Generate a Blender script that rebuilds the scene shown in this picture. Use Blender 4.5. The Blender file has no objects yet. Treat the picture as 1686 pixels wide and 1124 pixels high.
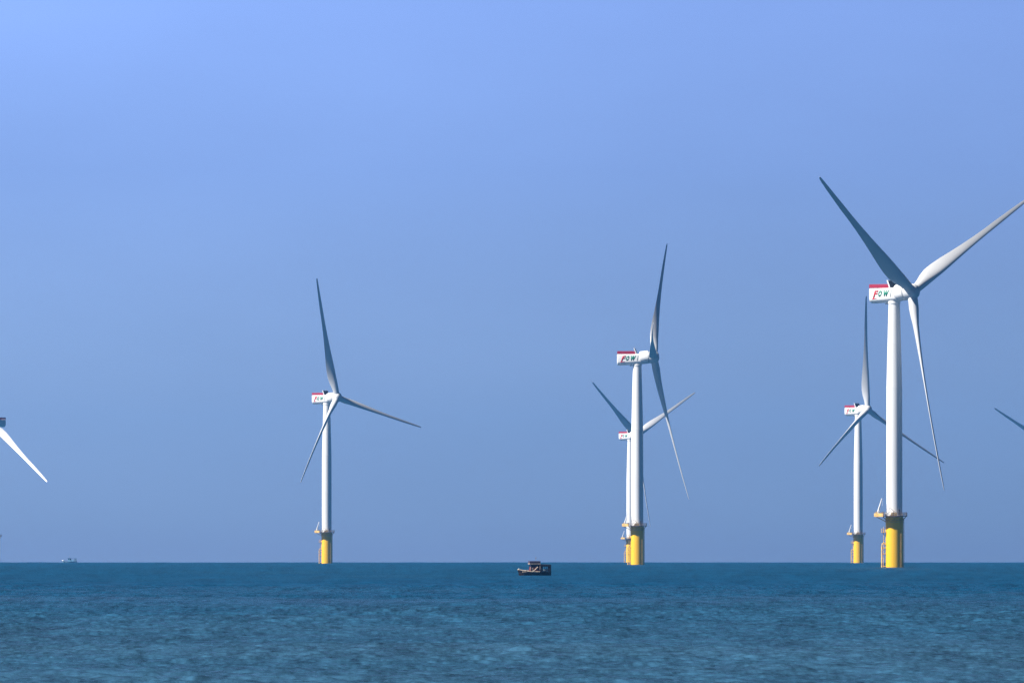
import bpy, bmesh, math, random
import numpy as np
from mathutils import Vector, Matrix
rad = math.radians
S = bpy.context.scene
COL = S.collection

# ------------------------------------------------------------------ camera
F = 16000.0            # focal length in pixels of the 1686 px wide photograph
H = 6.5                # eye height above the water
RE = 7.4e6             # earth radius with refraction
YH = 905.0             # picture row of the true horizontal
cam = bpy.data.cameras.new('camera')
cam.sensor_width = 36.0
cam.lens = 36.0 * F / 1686.0
cam.clip_start = 1.0
cam.clip_end = 90000.0
camo = bpy.data.objects.new('camera', cam)
COL.objects.link(camo)
camo.location = (0, 0, H)
camo.rotation_euler = (rad(90) + math.atan((YH - 562.0) / F), 0, 0)
S.camera = camo

# ------------------------------------------------------------------ sun, sky, exposure
SUN_EL = rad(45); SUN_AZ = rad(69)      # azimuth from the camera's back towards the left
sdir = Vector((-math.sin(SUN_AZ) * math.cos(SUN_EL), -math.cos(SUN_AZ) * math.cos(SUN_EL), math.sin(SUN_EL)))
sl = bpy.data.lights.new('sun', 'SUN'); sl.energy = 5.0; sl.angle = rad(0.53); sl.color = (1.0, 0.95, 0.88)
so = bpy.data.objects.new('sun', sl); COL.objects.link(so)
so.rotation_euler = sdir.to_track_quat('Z', 'Y').to_euler(); so.location = (-300, -300, 400)

w = bpy.data.worlds.new("World"); S.world = w; w.use_nodes = True
nt = w.node_tree; N = nt.nodes; Lk = nt.links
for n in list(N): N.remove(n)
out = N.new('ShaderNodeOutputWorld'); bg = N.new('ShaderNodeBackground')
sky = N.new('ShaderNodeTexSky'); sky.sky_type = 'NISHITA'; sky.sun_disc = False
sky.sun_elevation = SUN_EL
sky.sun_rotation = math.atan2(sdir.x, sdir.y)      # 0 = +Y, clockwise towards +X
sky.altitude = 0; sky.air_density = 1.0; sky.dust_density = 0.6; sky.ozone_density = 2.5
tc = N.new('ShaderNodeTexCoord'); sep = N.new('ShaderNodeSeparateXYZ')
mr = N.new('ShaderNodeMapRange'); mr.inputs['From Min'].default_value = 0.0; mr.inputs['From Max'].default_value = 0.4
ramp = N.new('ShaderNodeValToRGB')
mul = N.new('ShaderNodeMix'); mul.data_type = 'RGBA'; mul.blend_type = 'MULTIPLY'; mul.inputs['Factor'].default_value = 1.0
Lk.new(tc.outputs['Generated'], sep.inputs[0]); Lk.new(sep.outputs['Z'], mr.inputs['Value'])
Lk.new(mr.outputs[0], ramp.inputs['Fac'])
Lk.new(sky.outputs[0], mul.inputs['A']); Lk.new(ramp.outputs[0], mul.inputs['B'])
# the sky pales towards the sun on the left; faint uneven haze
ax = N.new('ShaderNodeMapRange'); ax.interpolation_type = 'SMOOTHSTEP'
ax.inputs['From Min'].default_value = -0.085; ax.inputs['From Max'].default_value = 0.09
ax.inputs['To Min'].default_value = 1.20; ax.inputs['To Max'].default_value = 0.88
Lk.new(sep.outputs['X'], ax.inputs['Value'])
hm = N.new('ShaderNodeMapping'); hm.inputs['Scale'].default_value = (22, 22, 60)
hn = N.new('ShaderNodeTexNoise'); hn.inputs['Scale'].default_value = 1.0; hn.inputs['Detail'].default_value = 4
Lk.new(tc.outputs['Generated'], hm.inputs[0]); Lk.new(hm.outputs[0], hn.inputs['Vector'])
hr = N.new('ShaderNodeMapRange'); hr.inputs['From Min'].default_value = 0.3; hr.inputs['From Max'].default_value = 0.7
hr.inputs['To Min'].default_value = 0.965; hr.inputs['To Max'].default_value = 1.035; Lk.new(hn.outputs['Fac'], hr.inputs['Value'])
hx = N.new('ShaderNodeMath'); hx.operation = 'MULTIPLY'; Lk.new(ax.outputs[0], hx.inputs[0]); Lk.new(hr.outputs[0], hx.inputs[1])
sk = N.new('ShaderNodeVectorMath'); sk.operation = 'SCALE'; Lk.new(mul.outputs['Result'], sk.inputs[0]); Lk.new(hx.outputs[0], sk.inputs['Scale'])
Lk.new(sk.outputs[0], bg.inputs['Color']); Lk.new(bg.outputs[0], out.inputs[0])
bg.inputs['Strength'].default_value = 0.06
e = ramp.color_ramp.elements
SKY = [(0.0, (0.4224, 0.5785, 1.2125)), (0.0086, (0.4266, 0.6012, 1.2349)), (0.054, (0.4009, 0.5804, 1.2705)), (0.0976, (0.4005, 0.5674, 1.3123)), (0.14, (0.4891, 0.649, 1.447)), (0.22, (0.2, 0.22, 0.38)), (0.35, (0.11, 0.135, 0.23)), (1.0, (0.06, 0.08, 0.135))]
while len(e) < len(SKY): e.new(0.5)
for i, (p, c) in enumerate(SKY):
    e[i].position = p; e[i].color = (*c, 1)
S.view_settings.view_transform = 'Standard'; S.view_settings.look = 'None'
S.view_settings.exposure = 1.0; S.view_settings.gamma = 1.0
try: S.view_settings.use_curve_mapping = False
except Exception: pass
S.cycles.use_denoising = True; S.cycles.denoising_prefilter = 'NONE'
S.cycles.max_bounces = 6; S.cycles.volume_bounces = 1
S.cycles.sample_clamp_indirect = 5.0; S.cycles.sample_clamp_direct = 4.0

# ------------------------------------------------------------------ materials
def mat(name, col, rough=0.5, metal=0.0, var=0.06, scale=0.6, streak=0.0, spec=0.5, dirt=None):
    m = bpy.data.materials.new(name); m.use_nodes = True
    t = m.node_tree; n = t.nodes; b = n['Principled BSDF']
    b.inputs['Roughness'].default_value = rough; b.inputs['Metallic'].default_value = metal
    b.inputs['Specular IOR Level'].default_value = spec
    g = n.new('ShaderNodeTexCoord'); mp = n.new('ShaderNodeMapping')
    mp.inputs['Scale'].default_value = (1, 1, 0.12 if streak else 1)
    ns = n.new('ShaderNodeTexNoise'); ns.inputs['Scale'].default_value = scale; ns.inputs['Detail'].default_value = 6
    t.links.new(g.outputs['Object'], mp.inputs[0]); t.links.new(mp.outputs[0], ns.inputs['Vector'])
    r = n.new('ShaderNodeValToRGB')
    d = dirt or tuple(c * (1 - 2 * var - streak) for c in col)
    r.color_ramp.elements[0].position = 0.3; r.color_ramp.elements[0].color = (*d, 1)
    r.color_ramp.elements[1].position = 0.62; r.color_ramp.elements[1].color = (*col, 1)
    t.links.new(ns.outputs['Fac'], r.inputs['Fac']); t.links.new(r.outputs[0], b.inputs['Base Color'])
    return m
M = {
 'tower': mat('tower_paint', (0.76, 0.77, 0.77), 0.45, var=0.03, scale=0.25, streak=0.05),
 'blade': mat('blade_gelcoat', (0.62, 0.63, 0.64), 0.38, var=0.03, scale=0.1),
 'nacelle': mat('nacelle_paint', (0.78, 0.78, 0.77), 0.45, var=0.03, scale=0.5),
 'yellow': mat('yellow_paint', (0.88, 0.50, 0.007), 0.45, var=0.03, scale=0.35, streak=0.05),
 'yellow_dim': mat('weathered_yellow_paint', (0.78, 0.52, 0.14), 0.6, var=0.1, scale=0.8, dirt=(0.42, 0.24, 0.10)),
 'grate': mat('deck_grating', (0.12, 0.07, 0.05), 0.7, var=0.1, scale=1.5),
 'steel': mat('galvanised_steel', (0.30, 0.27, 0.25), 0.5, 0.3, var=0.1, scale=2),
 'crane': mat('white_crane_paint', (0.72, 0.74, 0.76), 0.4, var=0.03),
 'red': mat('red_rail', (0.36, 0.010, 0.04), 0.5, var=0.1, scale=1.5),
 'ltr_red': mat('red_lettering', (0.62, 0.03, 0.04), 0.5),
 'ltr_green': mat('green_lettering', (0.0, 0.18, 0.11), 0.5),
 'ltr_grey': mat('grey_lettering', (0.06, 0.12, 0.12), 0.5),
 'dark': mat('dark_cooler_fins', (0.03, 0.035, 0.045), 0.6, var=0.1, scale=2),
 'hull_black': mat('black_hull_paint', (0.006, 0.004, 0.006), 0.6, var=0.2, scale=1.5, dirt=(0.03, 0.008, 0.006)),
 'beige': mat('weathered_beige_wood', (0.55, 0.46, 0.36), 0.6, var=0.15, scale=2.5, dirt=(0.2, 0.14, 0.1)),
 'brown': mat('red_brown_cabin_paint', (0.20, 0.030, 0.026), 0.5, var=0.15, scale=2.0, dirt=(0.03, 0.01, 0.01)),
 'roof': mat('dull_purple_roof_paint', (0.07, 0.045, 0.075), 0.6, var=0.15, scale=2),
 'navy': mat('navy_tarpaulin', (0.003, 0.004, 0.014), 0.9, var=0.2, scale=2),
 'glass': mat('dark_window_glass', (0.015, 0.01, 0.02), 0.15, var=0.0),
 'net': mat('pale_netting', (0.55, 0.62, 0.64), 0.8, var=0.25, scale=6),
 'pale_blue': mat('pale_blue_boat_paint', (0.20, 0.42, 0.62), 0.5, var=0.1, scale=1.0),
 'mid_blue': mat('faded_blue_boat_paint', (0.14, 0.26, 0.38), 0.5, var=0.15, scale=1.0),
 'skin': mat('skin', (0.35, 0.2, 0.13), 0.6), 'cloth': mat('faded_shirt_cloth', (0.35, 0.12, 0.10), 0.8),
}

# ------------------------------------------------------------------ mesh helpers
class MB:
    def __init__(s): s.v = []; s.f = []
    def loft(s, secs, cap=True):
        """secs: list of closed rings with the same number of points"""
        o = len(s.v); n = len(secs[0])
        for r in secs: s.v += [tuple(p) for p in r]
        for i in range(len(secs) - 1):
            for j in range(n):
                k = (j + 1) % n
                s.f.append((o + i*n + j, o + i*n + k, o + (i+1)*n + k, o + (i+1)*n + j))
        if cap:
            s.f.append(tuple(o + j for j in reversed(range(n))))
            s.f.append(tuple(o + (len(secs)-1)*n + j for j in range(n)))
        return s
    def lathe(s, prof, n=48, axis='z', cap=True):
        """prof: (r, h) pairs from bottom to top"""
        secs = []
        for r, h in prof:
            ring = []
            for j in range(n):
                a = 2*math.pi*j/n
                if axis == 'z': ring.append((r*math.cos(a), r*math.sin(a), h))
                else: ring.append((h, r*math.cos(a), r*math.sin(a)))
            secs.append(ring)
        return s.loft(secs, cap)
    def box(s, x0, y0, z0, x1, y1, z1):
        o = len(s.v)
        s.v += [(x0,y0,z0),(x1,y0,z0),(x1,y1,z0),(x0,y1,z0),(x0,y0,z1),(x1,y0,z1),(x1,y1,z1),(x0,y1,z1)]
        s.f += [tuple(o+i for i in q) for q in ((3,2,1,0),(4,5,6,7),(0,1,5,4),(1,2,6,5),(2,3,7,6),(3,0,4,7))]
        return s
    def tube(s, pts, r, n=8):
        pts = [Vector(p) for p in pts]; secs = []
        for i, p in enumerate(pts):
            d = (pts[min(i+1, len(pts)-1)] - pts[max(i-1, 0)]).normalized()
            up = Vector((0,0,1)) if abs(d.z) < 0.9 else Vector((0,1,0))
            u = d.cross(up).normalized(); w_ = d.cross(u).normalized()
            rr = r[i] if isinstance(r, (list, tuple)) else r
            secs.append([p + (u*math.cos(2*math.pi*j/n) + w_*math.sin(2*math.pi*j/n))*rr for j in range(n)])
        return s.loft(secs)
    def prism(s, poly, a, b, fn):
        return s.loft([[fn(u, v, a) for u, v in poly], [fn(u, v, b) for u, v in poly]])
    def build(s, name, m, parent=None, smooth=True, ang=35):
        me = bpy.data.meshes.new(name); me.from_pydata(s.v, [], s.f)
        bm = bmesh.new(); bm.from_mesh(me); bmesh.ops.recalc_face_normals(bm, faces=bm.faces); bm.to_mesh(me); bm.free()
        if smooth:
            me.polygons.foreach_set('use_smooth', [True]*len(me.polygons)); me.set_sharp_from_angle(angle=rad(ang))
        me.materials.append(m)
        o = bpy.data.objects.new(name, me); COL.objects.link(o)
        if parent: o.parent = parent
        return o
def thing(name, label, cat, loc=(0,0,0), group=None):
    o = bpy.data.objects.new(name, None); COL.objects.link(o); o.location = loc; o.empty_display_size = 2
    o['label'] = label; o['category'] = cat
    if group: o['group'] = group
    return o
def ground(D, x=0): return -(D*D + x*x)/(2*RE)
def X(px, D): return (px - 843.0)/F*D

# ------------------------------------------------------------------ sea (curved with the earth, real waves)
def build_sea():
    rng = np.random.default_rng(5)
    r = [2.0]
    while r[-1] < 440: r.append(r[-1] + 2.5)
    r = r[:-1] + [440.0]
    while r[-1] < 16000:
        q = r[-1]
        st = 0.28 if q < 800 else 0.28*(q/800)**2
        st = min(st, 5.0 if q < 10500 else 5.0 + (q-10500)*0.1)
        r.append(q + st)
    r = np.array(r)
    fine = np.linspace(-rad(3.9), rad(3.9), 560)
    side = np.array([rad(3.9) + (i/26)**2*(math.pi - rad(3.9)) for i in range(1, 27)])
    th = np.concatenate([-side[::-1][1:], fine, side])    # the last column closes at 180 degrees
    th = np.concatenate([[-math.pi], th[:]])
    nr, nc = len(r), len(th)
    TH, RR = np.meshgrid(th, r)
    x = (RR*np.sin(TH)); y = (RR*np.cos(TH))
    dth = np.gradient(th); dr = np.gradient(r)
    z = -(RR**2)/(2*RE)
    # local mesh spacing decides which waves can be carried
    sx = RR*dth[None, :]
    sy = np.repeat(dr[:, None], nc, 1)
    lim = np.maximum(sx, np.minimum(sy, 2.2))
    disp = np.zeros_like(x)
    waves = []
    for lam, amp, n, spread in ((95, .15, 5, .9), (48, .04, 5, .7), (26, .022, 6, .8), (13, .016, 8, .8), (6.5, .020, 12, .9), (3.4, .015, 16, .8), (2.0, .012, 20, .85), (1.35, .011, 22, .9), (.85, .009, 24, 1.0)):
        for _ in range(n):
            l = lam*rng.uniform(.72, 1.35); d = rng.normal(0.25, spread*.55)
            waves.append((l, amp*rng.uniform(.6, 1.3), d, rng.uniform(0, 6.283)))
    # gusts: patches of rougher and smoother water
    gust = np.zeros_like(x)
    for _ in range(9):
        l = rng.uniform(120, 620); d = rng.normal(0, .35)
        gust += np.sin((x*math.sin(d)*.35 + y*math.cos(d))*6.283/l + rng.uniform(0, 6.283))
    gust = np.clip(1 + gust*.13, .45, 1.6)
    for l, a, d, ph in waves:
        k = 6.2832/l
        att = np.clip((l/lim - 2.2)/2.0, 0, 1)
        s_ = np.sin(k*(x*math.sin(d) + y*math.cos(d)) + ph)
        disp += att*a*(s_ + .22*np.cos(2*np.arcsin(np.clip(s_, -1, 1))))*(gust if l < 8 else 1)
    z = z + disp
    co = np.stack([x, y, z], -1).reshape(-1, 3).astype(np.float32)
    i = np.arange(nr-1)[:, None]*nc + np.arange(nc-1)[None, :]
    quads = np.stack([i, i+1, i+nc+1, i+nc], -1).reshape(-1, 4).astype(np.int32)
    quads = quads[:, ::-1]
    me = bpy.data.meshes.new('sea')
    me.vertices.add(len(co)); me.vertices.foreach_set('co', co.ravel())
    me.loops.add(quads.size); me.loops.foreach_set('vertex_index', quads.ravel())
    me.polygons.add(len(quads)); me.polygons.foreach_set('loop_start', np.arange(0, quads.size, 4, dtype=np.int32))
    me.polygons.foreach_set('use_smooth', np.ones(len(quads), dtype=bool))
    me.update(calc_edges=True); me.validate()
    m = bpy.data.materials.new('sea_water'); m.use_nodes = True
    t = m.node_tree; n = t.nodes; L = t.links; b = n['Principled BSDF']
    b.inputs['IOR'].default_value = 1.33; b.inputs['Roughness'].default_value = 0.12
    tc = n.new('ShaderNodeTexCoord')
    # water colour: greener and siltier near the beach, deep blue offshore, in drifting bands
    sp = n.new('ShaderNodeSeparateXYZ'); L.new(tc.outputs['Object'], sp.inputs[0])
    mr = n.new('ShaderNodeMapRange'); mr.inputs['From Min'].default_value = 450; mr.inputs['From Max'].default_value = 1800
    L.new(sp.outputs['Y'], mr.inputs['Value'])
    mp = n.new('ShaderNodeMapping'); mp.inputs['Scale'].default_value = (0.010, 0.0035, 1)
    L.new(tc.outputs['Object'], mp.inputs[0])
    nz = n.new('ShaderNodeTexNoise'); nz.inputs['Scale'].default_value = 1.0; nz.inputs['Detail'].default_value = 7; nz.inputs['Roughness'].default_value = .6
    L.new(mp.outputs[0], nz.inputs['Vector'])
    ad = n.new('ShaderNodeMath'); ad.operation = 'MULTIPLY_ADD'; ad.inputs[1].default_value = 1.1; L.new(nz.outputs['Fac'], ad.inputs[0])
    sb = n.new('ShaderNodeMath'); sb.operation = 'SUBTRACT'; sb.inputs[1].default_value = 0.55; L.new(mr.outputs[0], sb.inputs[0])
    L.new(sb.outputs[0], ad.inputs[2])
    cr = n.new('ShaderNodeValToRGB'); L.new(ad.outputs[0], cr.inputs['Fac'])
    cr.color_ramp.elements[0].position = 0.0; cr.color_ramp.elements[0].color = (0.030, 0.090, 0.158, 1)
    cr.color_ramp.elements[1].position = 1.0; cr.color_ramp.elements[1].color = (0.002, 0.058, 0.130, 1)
    # cat's paws and slicks: wind-drawn patches, their sheen and shade painted into the colour
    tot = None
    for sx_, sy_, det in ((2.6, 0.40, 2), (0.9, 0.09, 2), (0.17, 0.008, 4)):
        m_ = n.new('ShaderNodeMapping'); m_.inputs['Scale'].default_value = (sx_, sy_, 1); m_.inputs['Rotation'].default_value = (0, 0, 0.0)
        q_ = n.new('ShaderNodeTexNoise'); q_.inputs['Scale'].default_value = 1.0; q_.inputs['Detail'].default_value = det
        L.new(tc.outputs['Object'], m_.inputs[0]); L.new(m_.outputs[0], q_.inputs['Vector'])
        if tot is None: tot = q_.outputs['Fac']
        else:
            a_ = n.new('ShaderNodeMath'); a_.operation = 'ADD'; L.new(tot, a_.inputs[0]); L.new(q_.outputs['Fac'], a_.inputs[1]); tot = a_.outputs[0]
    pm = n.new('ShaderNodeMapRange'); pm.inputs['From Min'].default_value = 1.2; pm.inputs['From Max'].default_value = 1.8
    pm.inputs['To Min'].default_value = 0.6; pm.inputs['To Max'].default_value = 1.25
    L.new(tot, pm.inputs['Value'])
    # short dark dashes painted into the colour for the shade of small wave faces
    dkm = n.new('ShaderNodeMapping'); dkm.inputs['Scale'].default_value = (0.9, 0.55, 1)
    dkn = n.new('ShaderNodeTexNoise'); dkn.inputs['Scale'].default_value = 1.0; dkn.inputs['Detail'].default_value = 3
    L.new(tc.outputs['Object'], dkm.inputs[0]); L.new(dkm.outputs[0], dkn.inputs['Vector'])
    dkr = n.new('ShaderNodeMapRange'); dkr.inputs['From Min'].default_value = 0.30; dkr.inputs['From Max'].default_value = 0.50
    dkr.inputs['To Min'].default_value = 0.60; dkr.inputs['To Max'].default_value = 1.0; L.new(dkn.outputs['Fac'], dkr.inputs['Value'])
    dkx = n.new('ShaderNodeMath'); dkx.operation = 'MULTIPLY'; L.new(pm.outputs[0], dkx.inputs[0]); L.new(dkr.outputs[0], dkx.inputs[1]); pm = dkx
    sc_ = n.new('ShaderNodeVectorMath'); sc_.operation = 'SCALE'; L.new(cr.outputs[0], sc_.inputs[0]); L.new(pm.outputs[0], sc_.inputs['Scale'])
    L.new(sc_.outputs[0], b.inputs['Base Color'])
    # ripples
    mp2 = n.new('ShaderNodeMapping'); mp2.inputs['Scale'].default_value = (0.8, 1.0, 1)
    L.new(tc.outputs['Object'], mp2.inputs[0])
    n1 = n.new('ShaderNodeTexNoise'); n1.inputs['Scale'].default_value = 2.6; n1.inputs['Detail'].default_value = 4; n1.inputs['Roughness'].default_value = .6
    L.new(mp2.outputs[0], n1.inputs['Vector'])
    bp = n.new('ShaderNodeBump'); bp.inputs['Strength'].default_value = 1.0; bp.inputs['Distance'].default_value = 0.22
    # waves too short for the mesh spacing far out are carried by the bump instead
    dm = n.new('ShaderNodeMapRange'); dm.inputs['From Min'].default_value = 900; dm.inputs['From Max'].default_value = 3200
    dm.inputs['To Min'].default_value = 0.11; dm.inputs['To Max'].default_value = 0.40
    pm2 = n.new('ShaderNodeMapRange'); pm2.inputs['From Min'].default_value = 1.2; pm2.inputs['From Max'].default_value = 1.8
    pm2.inputs['To Min'].default_value = 1.5; pm2.inputs['To Max'].default_value = 0.6; L.new(tot, pm2.inputs['Value'])
    dx_ = n.new('ShaderNodeMath'); dx_.operation = 'MULTIPLY'; L.new(dm.outputs[0], dx_.inputs[0]); L.new(pm2.outputs[0], dx_.inputs[1])
    L.new(sp.outputs['Y'], dm.inputs['Value']); L.new(dx_.outputs[0], bp.inputs['Distance'])
    rm = n.new('ShaderNodeMapRange'); rm.inputs['From Min'].default_value = 900; rm.inputs['From Max'].default_value = 3200
    rm.inputs['To Min'].default_value = 0.18; rm.inputs['To Max'].default_value = 0.42
    L.new(sp.outputs['Y'], rm.inputs['Value']); L.new(rm.outputs[0], b.inputs['Roughness'])
    L.new(n1.outputs['Fac'], bp.inputs['Height']); L.new(bp.outputs[0], b.inputs['Normal'])
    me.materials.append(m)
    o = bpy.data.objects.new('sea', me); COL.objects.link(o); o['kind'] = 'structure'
    return o
build_sea()

# ------------------------------------------------------------------ wind turbine
PB = 2.6; HUB = 113.3; OVER = 9.0; TILT = rad(5.8); R = 83.5; DECK = 21.3

def blade_mesh():
    b = MB(); n = 28; secs = []
    st = [(2.2,4.0,1,18),(4.5,4.0,1,18),(7,4.5,.84,18),(10,5.3,.62,17.5),(14,5.95,.47,16.5),(19,6.0,.39,15),(25,5.45,.33,12.5),(31,4.6,.29,10),
          (38,3.75,.26,7.5),(46,3.0,.24,5),(54,2.5,.22,3.2),(62,2.35,.22,1.8),(69,2.0,.22,.6),(75,1.7,.22,-.3),(79.5,1.4,.22,-.8),(82,1.15,.22,-1),(83.2,.8,.22,-1),(83.5,.3,.3,-1)]
    for r, c, t, tw in st:
        k = max(0, min(1, (1-t)/.55))                     # 0 = circular root, 1 = aerofoil
        ring = []; a = -rad(tw)
        for j in range(n):
            u = 2*math.pi*j/n
            cx, cy = .5*math.cos(u), .5*math.sin(u)         # circle, chord 1
            xc = .5*(1+math.cos(u))                          # 1 = leading edge
            q = 1 - xc
            yt = 5*(.2969*math.sqrt(max(q,0)) - .126*q - .3516*q*q + .2843*q**3 - .1036*q**4)
            ya = yt*t*(1 if math.sin(u) > 0 else -1)*(1.0 if math.sin(u) > 0 else .72)
            xa = xc - .68
            px = (1-k)*cx*c + k*xa*c; py = (1-k)*cy*c*t/max(t,1e-3)*1 + k*ya*c
            py += 0
            X_ = px*math.cos(a) - py*math.sin(a); Y_ = px*math.sin(a) + py*math.cos(a)
            pb = -PB*(max(0, r-8)/75.5)**2.0                # pre-bend, upwind is -Y
            ring.append((X_, Y_ + pb, r))
        secs.append(ring)
    return b.loft(secs)

def letter(ch, x0, x1, z0, z1, y, m, parent, shear=0.18, bold=0.0):
    cu = bpy.data.curves.new('letter', 'FONT'); cu.body = ch; cu.size = 1; cu.extrude = 0.0; cu.offset = bold
    tmp = bpy.data.objects.new('letter_tmp', cu); COL.objects.link(tmp)
    dg = bpy.context.evaluated_depsgraph_get()
    me = bpy.data.meshes.new_from_object(tmp.evaluated_get(dg))
    bpy.data.objects.remove(tmp); bpy.data.curves.remove(cu)
    xs = [v.co.x for v in me.vertices]; ys = [v.co.y for v in me.vertices]
    ax, bx, ay, by = min(xs), max(xs), min(ys), max(ys)
    sh = shear*(z1-z0)
    for v in me.vertices:
        u = (v.co.x-ax)/(bx-ax); q = (v.co.y-ay)/(by-ay)
        v.co = (x0 + u*(x1-x0-sh) + sh*q, y, z0 + q*(z1-z0))
    bm = bmesh.new(); bm.from_mesh(me)
    g = bmesh.ops.extrude_face_region(bm, geom=bm.faces[:])
    for v in g['geom']:
        if isinstance(v, bmesh.types.BMVert): v.co.y -= 0.04
    bmesh.ops.recalc_face_normals(bm, faces=bm.faces); bm.to_mesh(me); bm.free()
    me.name = 'logo_letter'; me.materials.clear(); me.materials.append(m)
    o = bpy.data.objects.new('logo_letter', me); COL.objects.link(o); o.parent = parent
    return o

def make_turbine():
    root = thing('wind_turbine', 'x', 'wind turbine')
    # foundation
    tp = MB().lathe([(3.6,-6),(3.6,20.5),(3.75,20.6),(3.75,21.0),(3.6,21.05),(3.6,21.25)], 64).build('transition_piece', M['yellow'], root)
    b = MB()                                                # boat landing on the left
    for yy in (-1.0, 1.0):
        b.tube([(-3.4,yy,9.4),(-4.35,yy,10.6),(-4.95,yy,10.2),(-5.15,yy,9.2),(-5.15,yy,-4)], .24, 10)
        for zz in (0.9, 6.0, 8.4): b.tube([(-3.3,yy*.8,zz),(-5.1,yy,zz)], .16, 8)
    b.tube([(-5.15,-1,8.4),(-5.15,1,8.4)], .14); b.tube([(-5.15,-1,6.0),(-5.15,1,6.0)], .14)
    b.build('boat_landing', M['yellow_dim'], tp)
    b = MB()
    for yy in (-.35, .35): b.tube([(-4.45,yy,-3),(-4.45,yy,17.3)], .06, 6)
    for i in range(52): b.tube([(-4.45,-.35,-2.6+i*.38),(-4.45,.35,-2.6+i*.38)], .03, 5)
    for zz in (4, 11.6): b.tube([(-3.4,0,zz),(-4.45,0,zz)], .07, 6)
    b.build('ladder', M['yellow_dim'], tp)
    b = MB()                                                # rest platform
    b.box(-5.35,-1.5,14.7,-3.3,1.5,14.95)
    for x_, y_ in ((-5.25,-1.4),(-5.25,1.4),(-4.3,-1.4),(-4.3,1.4),(-5.25,0)): b.tube([(x_,y_,14.9),(x_,y_,16.3)], .06, 6)
    for zz in (15.6, 16.3): b.tube([(-3.5,-1.4,zz),(-5.25,-1.4,zz),(-5.25,1.4,zz),(-3.5,1.4,zz)], .06, 6)
    b.tube([(-3.4,0,13.2),(-5.0,0,14.7)], .1, 6)
    b.build('rest_platform', M['yellow_dim'], tp)
    b = MB()                                                # cable guide tube on the shaded side
    b.tube([(3.85,-.6,20.4),(3.85,-.6,-4)], .14, 8); b.tube([(2.6,-2.85,20.4),(2.6,-2.85,-4)], .09, 8)
    b.build('cable_guide', M['yellow_dim'], tp)
    # working platform: round deck with a laydown area at the left
    pts = []
    for i in range(40):
        a = rad(148) - rad(248)*i/39
        pts.append((5.3*math.cos(a), 5.3*math.sin(a)))
    pts += [(-4.9, -5.5), (-8.2, -3.4), (-8.2, 2.9)]
    pl = MB().prism(pts, DECK, DECK+.3, lambda u,v,h:(u,v,h)).build('platform', M['grate'], root)
    b = MB()
    for i in range(10):
        a = rad(36*i+12); b.tube([(3.5*math.cos(a),3.5*math.sin(a),DECK-1.5),(5.0*math.cos(a),5.0*math.sin(a),DECK-.08)], .12, 6)
    for yy in (-2.2, 0, 2.2): b.tube([(-3.3,yy*.7,DECK-2.2),(-7.4,yy,DECK-.08)], .14, 6)
    b.tube([(3.66*math.cos(rad(10*i)),3.66*math.sin(rad(10*i)),DECK-1.5) for i in range(37)], .13, 6)
    b.tube([(3.75*math.cos(rad(10*i)),3.75*math.sin(rad(10*i)),DECK-2.2) for i in range(37)], .16, 6)
    b.build('platform_bracket', M['yellow_dim'], pl)
    b = MB()
    per = pts + [pts[0]]
    for k in range(len(per)-1):
        p, q = Vector(per[k]), Vector(per[k+1]); n_ = max(1, round((q-p).length/1.3))
        for i in range(n_):
            c = p.lerp(q, i/n_); b.tube([(c.x*.985,c.y*.985,DECK+.3),(c.x*.985,c.y*.985,DECK+1.65)], .055, 5)
    for zz in (DECK+.95, DECK+1.65):
        b.tube([(p[0]*.985,p[1]*.985,zz) for p in per], .06, 5)
    b.build('railing', M['steel'], pl)
    b = MB()                                                # toe boards and wind panels, painted yellow, round the laydown area
    ring = [(-4.85,-5.58),(-8.28,-3.44),(-8.28,2.98),(-5.2,2.98)]
    inn = [(-4.81,-5.46),(-8.16,-3.38),(-8.16,2.86),(-5.2,2.86)]
    b.loft([[(o_[0],o_[1],DECK-.12),(o_[0],o_[1],DECK+1.3),(i_[0],i_[1],DECK+1.3),(i_[0],i_[1],DECK-.12)] for o_, i_ in zip(ring, inn)])
    b.build('laydown_panel', M['yellow_dim'], pl)
    b = MB(); b.box(-1.6,-5.0,DECK+.3,.9,-4.1,DECK+1.5); b.build('equipment_box', M['yellow_dim'], pl)
    b = MB(); b.box(-3.9,-4.2,DECK+.3,-2.5,-3.1,DECK+1.7); b.build('equipment_box', M['crane'], pl)
    b = MB(); b.box(-5.6,-4.9,DECK+.3,-4.5,-4.0,DECK+1.9); b.build('equipment_box', M['steel'], pl)
    b = MB(); b.box(-7.6,-1.0,DECK+.3,-6.2,.9,DECK+2.0); b.build('equipment_box', M['yellow_dim'], pl)
    b = MB(); b.box(2.2,-4.6,DECK+.3,3.2,-3.7,DECK+1.2); b.build('equipment_box', M['steel'], pl)
    b = MB()
    b.lathe([(.42,0),(.42,1.7),(.5,1.75),(.5,2.1),(.3,2.2)], 16)
    b.v = [(x_-6.6,y_-1.9,z_+DECK+.3) for x_,y_,z_ in b.v]
    b.tube([(-6.7,-1.9,DECK+2.3),(-5.2,-1.9,DECK+7.4)], [.34,.18], 8)
    b.tube([(-6.1,-1.9,DECK+2.2),(-5.75,-1.9,DECK+5.2)], .1, 6)
    b.tube([(-5.2,-1.9,DECK+7.4),(-4.9,-1.9,DECK+7.2),(-4.9,-1.9,DECK+4.4)], .04, 5)
    b.build('davit_crane', M['crane'], pl)
    b = MB()
    b.tube([(-2.4,-3.9,DECK+1.5),(-2.1,-3.9,DECK+3.6),(-.4,-4.3,DECK+2.2),(.9,-4.6,DECK+1.3)], .13, 6)
    b.tube([(-3.3,-3.8,DECK+1.7),(-3.3,-3.8,DECK+3.1),(-1.8,-3.9,DECK+3.2)], .1, 6)
    b.build('gangway_frame', M['steel'], pl)
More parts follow.
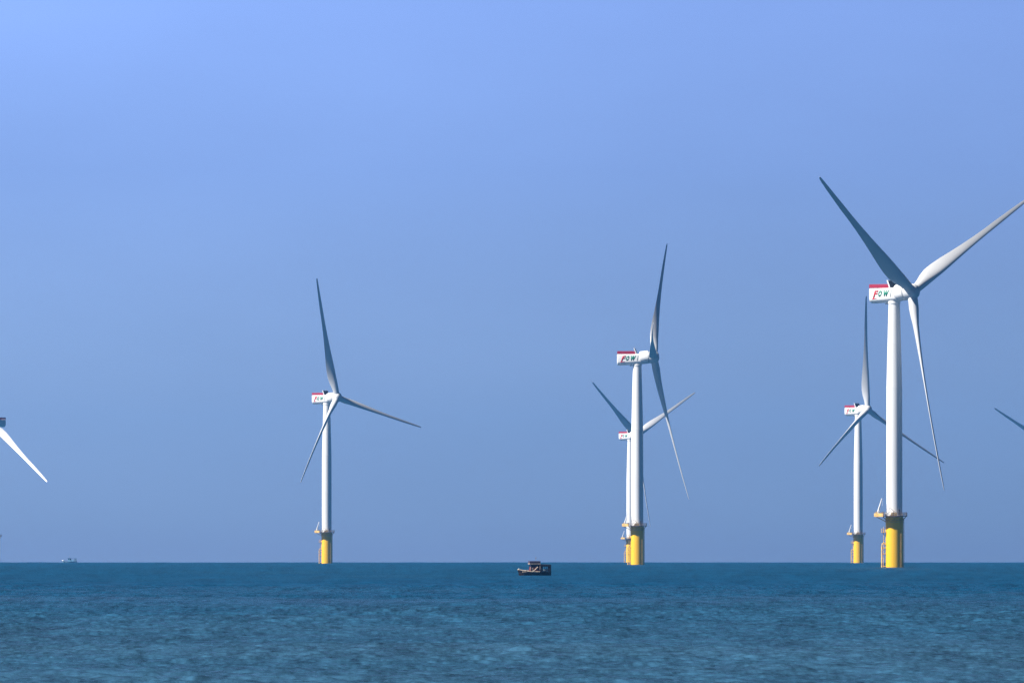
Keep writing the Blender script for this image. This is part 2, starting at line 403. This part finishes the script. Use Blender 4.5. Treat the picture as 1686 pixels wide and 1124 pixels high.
    # tower
    prof = [(3.27,DECK+.3),(3.4,DECK+.32),(3.4,DECK+.6),(3.27,DECK+.64)]
    for z_, r_ in ((48,3.27),(74,3.22),(92,2.78)):
        prof += [(r_,z_-.12),(r_+.035,z_-.08),(r_+.035,z_+.08),(r_,z_+.12)]
    prof += [(2.32,HUB-5.0),(2.5,HUB-4.9),(2.5,HUB-4.2)]
    tw = MB().lathe(prof, 96).build('tower', M['tower'], root, ang=15)
    b = MB(); b.box(-.45,-3.34,DECK+.7,.45,-3.1,DECK+2.9)
    b.v = [(x_*math.cos(.6)-y_*math.sin(.6), x_*math.sin(.6)+y_*math.cos(.6), z_) for x_,y_,z_ in b.v]
    b.build('door', M['steel'], tw)
    # nacelle, axis along local +X
    W = 3.05
    def sec(x, top, bot, sc=1.0):
        ring = []; zc = (top+bot)/2
        for a in range(0, 91, 15): ring.append((W-.55+.55*math.cos(rad(a)), top-.55+.55*math.sin(rad(a))))
        for a in range(90, 181, 15): ring.append((-W+.55+.55*math.cos(rad(a)), top-.55+.55*math.sin(rad(a))))
        for a in range(180, 271, 10): ring.append((-W+2.1+2.1*math.cos(rad(a)), bot+2.1+2.1*math.sin(rad(a))))
        for a in range(270, 361, 10): ring.append((W-2.1+2.1*math.cos(rad(a)), bot+2.1+2.1*math.sin(rad(a))))
        return [(x, u*sc, zc+(v-zc)*sc) for u, v in ring]
    nb = MB()
    nb.loft([sec(-10.8,1.3,-4.9,.86),sec(-10.65,1.3,-4.9,.94),sec(-10.3,1.3,-4.88,.99),sec(-9.9,1.3,-4.85),sec(-4,1.3,-4.6),sec(1.2,1.35,-4.3),sec(2.6,1.7,-4.2,.99)])
    nc = nb.build('nacelle', M['nacelle'], root, ang=40)
    nc.location = (0, 0, HUB)
    g = MB().lathe([(3.1,-7.4),(3.35,-7.3),(3.5,-7.0),(3.52,-4.2),(3.5,-2.95),(3.3,-2.75),(2.9,-2.7)], 64, 'x').build('generator_housing', M['nacelle'], nc)
    g.matrix_basis = Matrix.Translation((OVER,0,0)) @ Matrix.Rotation(-TILT, 4, 'Y')
    b = MB()
    b.lathe([(2.55,-.35),(2.55,.5)], 40); b.v = [(x_,y_,z_-4.55) for x_,y_,z_ in b.v]
    b.build('yaw_ring', M['nacelle'], nc)
    b = MB(); b.box(-3.9,-.9,-5.35,-2.9,.9,-4.4); b.build('service_hatch', M['crane'], nc)
    # red hoist platform fence
    b = MB()
    x0, x1, yy, z0, z1 = -10.6, -1.3, 2.85, 1.32, 2.85
    for s_ in (-1, 1):
        b.box(x0, s_*yy-.04, z0+.12, x1, s_*yy+.04, z1-.12)
        b.tube([(x0,s_*yy,z1),(x1,s_*yy,z1)], .08, 6)
        n_ = 9
        for i in range(n_+1): b.tube([(x0+(x1-x0)*i/n_, s_*yy, z0-.05),(x0+(x1-x0)*i/n_, s_*yy, z1)], .09, 6)
    b.box(x0-.04,-yy,z0+.12,x0+.04,yy,z1-.12); b.tube([(x0,-yy,z1),(x0,yy,z1)], .08, 6)
    b.build('hoist_platform_fence', M['red'], nc, ang=30)
    # cooler leaning back in front of the fence
    fr = MB()
    def cool(u, v, h): return (-0.25 - v*.42 + h, u, 1.3 + v)
    fr.loft([[cool(-2.75,-.1,h),cool(2.75,-.1,h),cool(2.75,3.2,h),cool(-2.75,3.2,h)] for h in (-.28,.28)])
    co = fr.build('cooler', M['crane'], nc, smooth=False)
    b = MB()
    b.loft([[cool(-2.5,.15,h),cool(2.5,.15,h),cool(2.5,3.0,h),cool(-2.5,3.0,h)] for h in (.285,.36)])
    b.build('cooler_grille', M['dark'], co, smooth=False)
    b = MB(); b.tube([(-1.5,1.2,3.6),(-1.5,1.2,5.6)], .06, 5); b.tube([(-1.8,1.2,5.0),(-1.2,1.2,5.0)], .05, 5)
    b.build('wind_vane_mast', M['steel'], co)
    ys = -W-.005
    letter('F', -8.6, -5.7, -2.55, .35, ys, M['ltr_red'], nc, .32, .05)
    # the long foot of the red letter
    b = MB()
    b.prism([(-9.0,-3.25),(-8.4,-3.15),(-7.0,-2.95),(-6.4,-2.7),(-7.0,-2.75),(-8.05,-2.8),(-7.98,-2.5),(-8.6,-2.5)], ys, ys-.04, lambda u,v,h:(u,h,v))
    o = b.build('logo_letter', M['ltr_red'], nc, smooth=False); o.name = 'logo_stroke'
    letter('O', -6.15, -3.75, -2.3, .3, ys, M['ltr_green'], nc, .25, .085)
    letter('W', -3.85, -.3, -2.3, .3, ys, M['ltr_green'], nc, .25, .085)
    letter('I', .1, .95, -2.4, .3, ys, M['ltr_grey'], nc, .2, .06)
    # hub
    hb = MB().lathe([(2.9,-2.62),(3.15,-2.55),(3.22,-1.9),(3.22,.3),(3.1,1.2),(2.75,2.0),(2.1,2.6),(1.2,2.95),(.3,3.05)], 64, 'x').build('hub', M['blade'], root, ang=50)
    m0 = blade_mesh().build('blade', M['blade'], hb, ang=60)
    blades = [m0]
    for k in (1, 2):
        c = m0.copy(); COL.objects.link(c); c.parent = hb; blades.append(c)
    return root

def copy_tree(o, parent=None):
    c = o.copy(); COL.objects.link(c); c.parent = parent
    for ch in [q for q in bpy.data.objects if q.parent == o]: copy_tree(ch, c)
    return c

def pose(root, px, s, psi, th, cone_c, pitch=20, hubdz=0):
    D = F/s; x = X(px, D)
    root.location = (x, D, ground(D, x))
    psi = rad(psi)
    kids = [q for q in bpy.data.objects if q.parent == root]
    nac = next(q for q in kids if q.name.startswith('nacelle')); hb = next(q for q in kids if q.name.startswith('hub'))
    nac.location = (0, 0, HUB + .3); nac.rotation_euler = (0, 0, -psi)
    hb.matrix_basis = Matrix.Translation((OVER*math.cos(psi), -OVER*math.sin(psi), HUB)) @ Matrix.Rotation(-psi, 4, 'Z') @ Matrix.Rotation(-TILT, 4, 'Y')
    cone = math.asin((cone_c - PB*math.cos(rad(pitch)))/R); th = th + math.degrees(math.asin(PB*math.sin(rad(pitch))/R))
    k = 0
    for bl in [q for q in bpy.data.objects if q.parent == hb and q.name.startswith('blade')]:
        t = rad(th + 120*k); k += 1
        # hub frame: +X upwind, e1 = +Y, e2 = +Z
        rv = Vector((0, math.sin(t), math.cos(t))); tv = Vector((0, math.cos(t), -math.sin(t))); av = Vector((1, 0, 0))
        rc = (rv*math.cos(cone) + av*math.sin(cone)); ac = (av*math.cos(cone) - rv*math.sin(cone))
        m = Matrix(((tv.x, -ac.x, rc.x), (tv.y, -ac.y, rc.y), (tv.z, -ac.z, rc.z))).to_4x4()
        bl.matrix_basis = m @ Matrix.Rotation(-rad(pitch), 4, 'Z')

G = 'offshore wind turbines'
spec = [  # tower px, px per metre, yaw, rotor angle, tip shift, pitch, label
 (1472.5, 4.015, 38.7, -58.0, 10.1, 20, 'largest and nearest wind turbine, one blade running out of the right edge'),
 (1049.2, 3.025, 6.0, 41.0, 9.0, 20, 'tall side-on wind turbine right of the dark boat, in front of a smaller turbine'),
 (538.0, 2.416, 37.0, -15.6, 8.2, 20, 'lone wind turbine on the left half of the horizon, standing clear of every other'),
 (1413.0, 2.234, 42.1, -1.2, 9.0, 20, 'smaller wind turbine with one blade straight up, half behind the largest tower'),
 (1037.5, 1.856, 39.8, -56.9, 9.4, 20, 'small distant wind turbine mostly hidden behind the tall side-on turbine tower'),
 (-8.0, 2.06, 122.0, 127.0, 9.0, 20, 'wind turbine cut off at the left edge, one white blade pointing down over the sea'),
 (1723.5, 1.700, 55.0, -65.0, 9.0, 20, 'wind turbine beyond the right edge, only one dark blade tip in view'),
]
first = make_turbine()
roots = [first] + [copy_tree(first) for _ in spec[1:]]
for rt, (px, s, psi, th, c, pt, lab) in zip(roots, spec):
    pose(rt, px, s, psi, th, c, pt); rt['label'] = lab; rt['group'] = G; rt['category'] = 'wind turbine'

# ------------------------------------------------------------------ boats
def hull_mesh(L, B, zs, zb, z0=-.5, flare=.75, n=16):
    """bow at -X; zs sheer amidships, zb at the bow"""
    secs = []
    for i in range(n+1):
        u = i/n; x = -L/2 + L*u
        w_ = B/2*min(1, math.sin(min(1, u*1.9+.03)*math.pi/2)**.75)*(1 - .12*max(0, u-.7)/.3)
        s_ = zs + (zb-zs)*max(0, 1-u*2.4)**1.6 + .15*max(0, u-.7)/.3
        keel = z0 + .5*max(0, 1-u*4)
        xo = -.55*max(0, 1-u*5)
        ring = [(x+xo, -w_, s_), (x+xo*.4, -w_*flare, 0.05), (x, -w_*.3, keel), (x, w_*.3, keel), (x+xo*.4, w_*flare, .05), (x+xo, w_, s_),
                (x+xo, w_*.86, s_), (x+xo*.5, w_*.8, .35), (x+xo*.5, -w_*.8, .35), (x+xo, -w_*.86, s_)]
        secs.append(ring)
    return MB().loft(secs)

def fishing_boat():
    D = 2620; x = X(881, D)
    rt = thing('fishing_boat', 'dark fishing boat with red-brown wheelhouse and pale foredeck, near the centre of the sea', 'fishing boat', (x, D, ground(D, x)))
    rt.rotation_euler = (rad(0.6), 0, rad(12)); rt.scale = (0.94, 0.96, 1.05)
    L = 9.0
    hull = hull_mesh(L, 2.7, 1.05, 1.62).build('hull', M['hull_black'], rt, ang=30)
    b = MB()
    for s_ in (-1, 1):
        p = []
        for i in range(13):
            u = .0 + .62*i/12; xx = -L/2 + L*u - .55*max(0, 1-u*5)
            w_ = 2.7/2*min(1, math.sin(min(1, u*1.9+.03)*math.pi/2)**.75)
            z_ = 1.05 + .57*max(0, 1-u*2.4)**1.6
            p.append((xx, s_*(w_+.02), z_+.02))
        b.tube(p, .13, 8)
    b.build('gunwale_rail', M['beige'], hull)
    b = MB(); b.box(-3.8,-.95,.9,-1.6,.95,1.2); b.box(-2.9,-.6,1.2,-1.9,.45,1.5); b.build('deck_hatch', M['beige'], hull, smooth=False)
    b = MB(); b.tube([(-4.75,0,1.5),(-4.75,0,2.0)], .09, 8); b.tube([(-4.75,-.25,1.85),(-4.75,.25,1.85)], .06, 6); b.build('mooring_post', M['net'], hull)
    # wheelhouse
    wh = MB()
    wh.box(-1.55,-1.0,.6,1.2,1.0,2.25); wh.box(-1.5,-.95,2.25,-1.38,-.83,3.0); wh.box(-1.5,.83,2.25,-1.38,.95,3.0)
    wh.box(1.05,-.97,2.25,1.17,-.85,3.0); wh.box(1.05,.85,2.25,1.17,.97,3.0); wh.box(-.3,-.97,2.25,-.18,-.85,3.0); wh.box(-.3,.85,2.25,-.18,.97,3.0)
    w_ = wh.build('wheelhouse', M['brown'], rt, smooth=False)
    b = MB(); b.box(-1.36,-.91,2.25,-.32,-.88,3.0); b.box(-.16,-.91,2.25,1.03,-.88,3.0); b.box(-1.45,-.82,2.25,-1.42,.82,3.0); b.box(-1.36,.88,2.25,1.03,.91,3.0)
    b.build('window', M['glass'], w_, smooth=False)
    b = MB(); b.box(-1.85,-1.15,3.0,1.4,1.15,3.22); b.build('roof_band', M['beige'], w_, smooth=False)
    b = MB()
    b.box(-1.75,-1.1,3.23,1.3,1.1,3.4); b.box(-1.8,-1.14,3.4,1.35,1.14,3.8); b.build('roof_rack', M['roof'], w_, smooth=False)
    b = MB(); b.tube([(.2,0,3.86),(.2,0,5.0)], .05, 6); b.tube([(-.1,0,4.6),(.5,0,4.6)], .04, 6); b.build('mast', M['steel'], w_)
    b = MB(); b.tube([(.55,-1.05,2.3),(-.2,-1.25,1.65),(-.95,-1.38,1.12)], .13, 8); b.tube([(-.9,-1.36,1.15),(.3,-1.4,1.05)], .12, 8); b.build('boarding_plank', M['beige'], w_)
    b = MB(); b.tube([(-1.55,-1.06,1.3),(-1.55,-1.06,2.3)], .07, 6); b.tube([(1.22,-1.06,1.0),(1.22,-1.06,3.0)], .06, 6); b.box(-1.2,-1.04,1.35,-.75,-1.005,2.1); b.build('cabin_trim', M['beige'], w_, smooth=False)
    # stern canopy
    c = MB()
    secs = []
    for i in range(9):
        a = -1 + 2*i/8
        secs.append([(1.25, a*1.32, 3.05-.16*a*a), (4.45, a*1.32, 2.95-.2*a*a), (4.45, a*1.32, 2.78-.2*a*a), (1.25, a*1.32, 2.86-.16*a*a)])
    c.loft(secs); c.box(1.25,-1.34,2.4,4.4,-1.28,2.9); c.box(1.25,1.28,2.5,4.4,1.34,2.9)
    cn = c.build('stern_canopy', M['navy'], rt, smooth=False)
    b = MB()
    for x_ in (1.5, 3.05, 4.3):
        for y_ in (-1.2, 1.2): b.tube([(x_,y_,1.0),(x_,y_,2.8)], .07, 6)
    b.box(3.4,-1.3,1.0,4.4,-1.24,2.55); b.box(1.25,-1.3,1.0,2.0,-1.24,2.55); b.box(4.3,-1.25,1.0,4.38,1.25,1.9)
    b.build('canopy_post', M['navy'], cn, smooth=False)
    # nets and fish boxes under the canopy
    rng = random.Random(4)
    b = MB()
    secs = []
    for i in range(8):
        u = i/7; rr = .62*math.sin(math.pi*(.1+.8*u))
        secs.append([(2.1+1.4*u, -.6+math.cos(2*math.pi*j/10)*rr*rng.uniform(.85,1.1), 1.5+math.sin(2*math.pi*j/10)*rr*.7*rng.uniform(.8,1.15)) for j in range(10)])
    b.loft(secs)
    o = b.build('net_heap', M['net'], None); o.location = rt.location; o.rotation_euler = rt.rotation_euler; o.scale = rt.scale
    o['label'] = 'heap of pale fishing net under the navy stern canopy of the dark boat'; o['category'] = 'fishing net'
    return rt
fishing_boat()

def far_boat():
    D = 8300; x = X(115, D)
    rt = thing('fishing_boat', 'tiny pale blue boat far off on the left horizon', 'fishing boat', (x, D, ground(D, x)))
    hull = hull_mesh(12.4, 3.4, 1.5, 2.7).build('hull', M['mid_blue'], rt, ang=30)
    b = MB(); b.tube([(-6.6,-.3,2.5),(-5.9,-1.0,2.2),(-5.2,-1.3,2.0)], .26, 8); b.build('bow_rail', M['crane'], hull)
    b = MB(); b.box(-1.6,-1.5,1.2,1.2,1.5,4.1); b.box(1.2,-1.4,1.2,3.4,1.4,2.9)
    wh = b.build('wheelhouse', M['pale_blue'], rt, smooth=False)
    b = MB(); b.box(.1,-1.55,2.7,1.0,-1.5,3.6); b.box(-1.2,-1.55,2.9,-.5,-1.5,3.6); b.build('window', M['glass'], wh, smooth=False)
    b = MB(); b.box(-1.9,-1.7,4.1,1.5,1.7,4.3); b.box(1.5,-1.6,3.9,5.8,1.6,4.1); b.box(4.0,-1.5,1.5,5.7,1.5,3.9)
    b.build('canopy', M['mid_blue'], rt, smooth=False)
    b = MB(); b.tube([(-.4,0,4.3),(-.4,0,6.4)], .09, 6); b.tube([(-4.8,0,2),(-4.8,0,4.2)], .09, 6); b.build('mast', M['steel'], wh)
    return rt
far_boat()

# ------------------------------------------------------------------ haze
def haze():
    b = MB(); b.box(-17000,-17000,-45,17000,17000,240)
    m = bpy.data.materials.new('haze'); m.use_nodes = True
    t = m.node_tree
    for n in list(t.nodes): t.nodes.remove(n)
    o = t.nodes.new('ShaderNodeOutputMaterial'); v = t.nodes.new('ShaderNodeVolumePrincipled')
    v.inputs['Color'].default_value = (0.12, 0.42, 0.95, 1); v.inputs['Density'].default_value = 2.1e-5; v.inputs['Anisotropy'].default_value = 0.1
    t.links.new(v.outputs[0], o.inputs['Volume'])
    ob = b.build('haze', m, None, smooth=False); ob['kind'] = 'stuff'; ob['label'] = 'thin blue sea haze over the water'; ob['category'] = 'haze'
    return ob
haze()
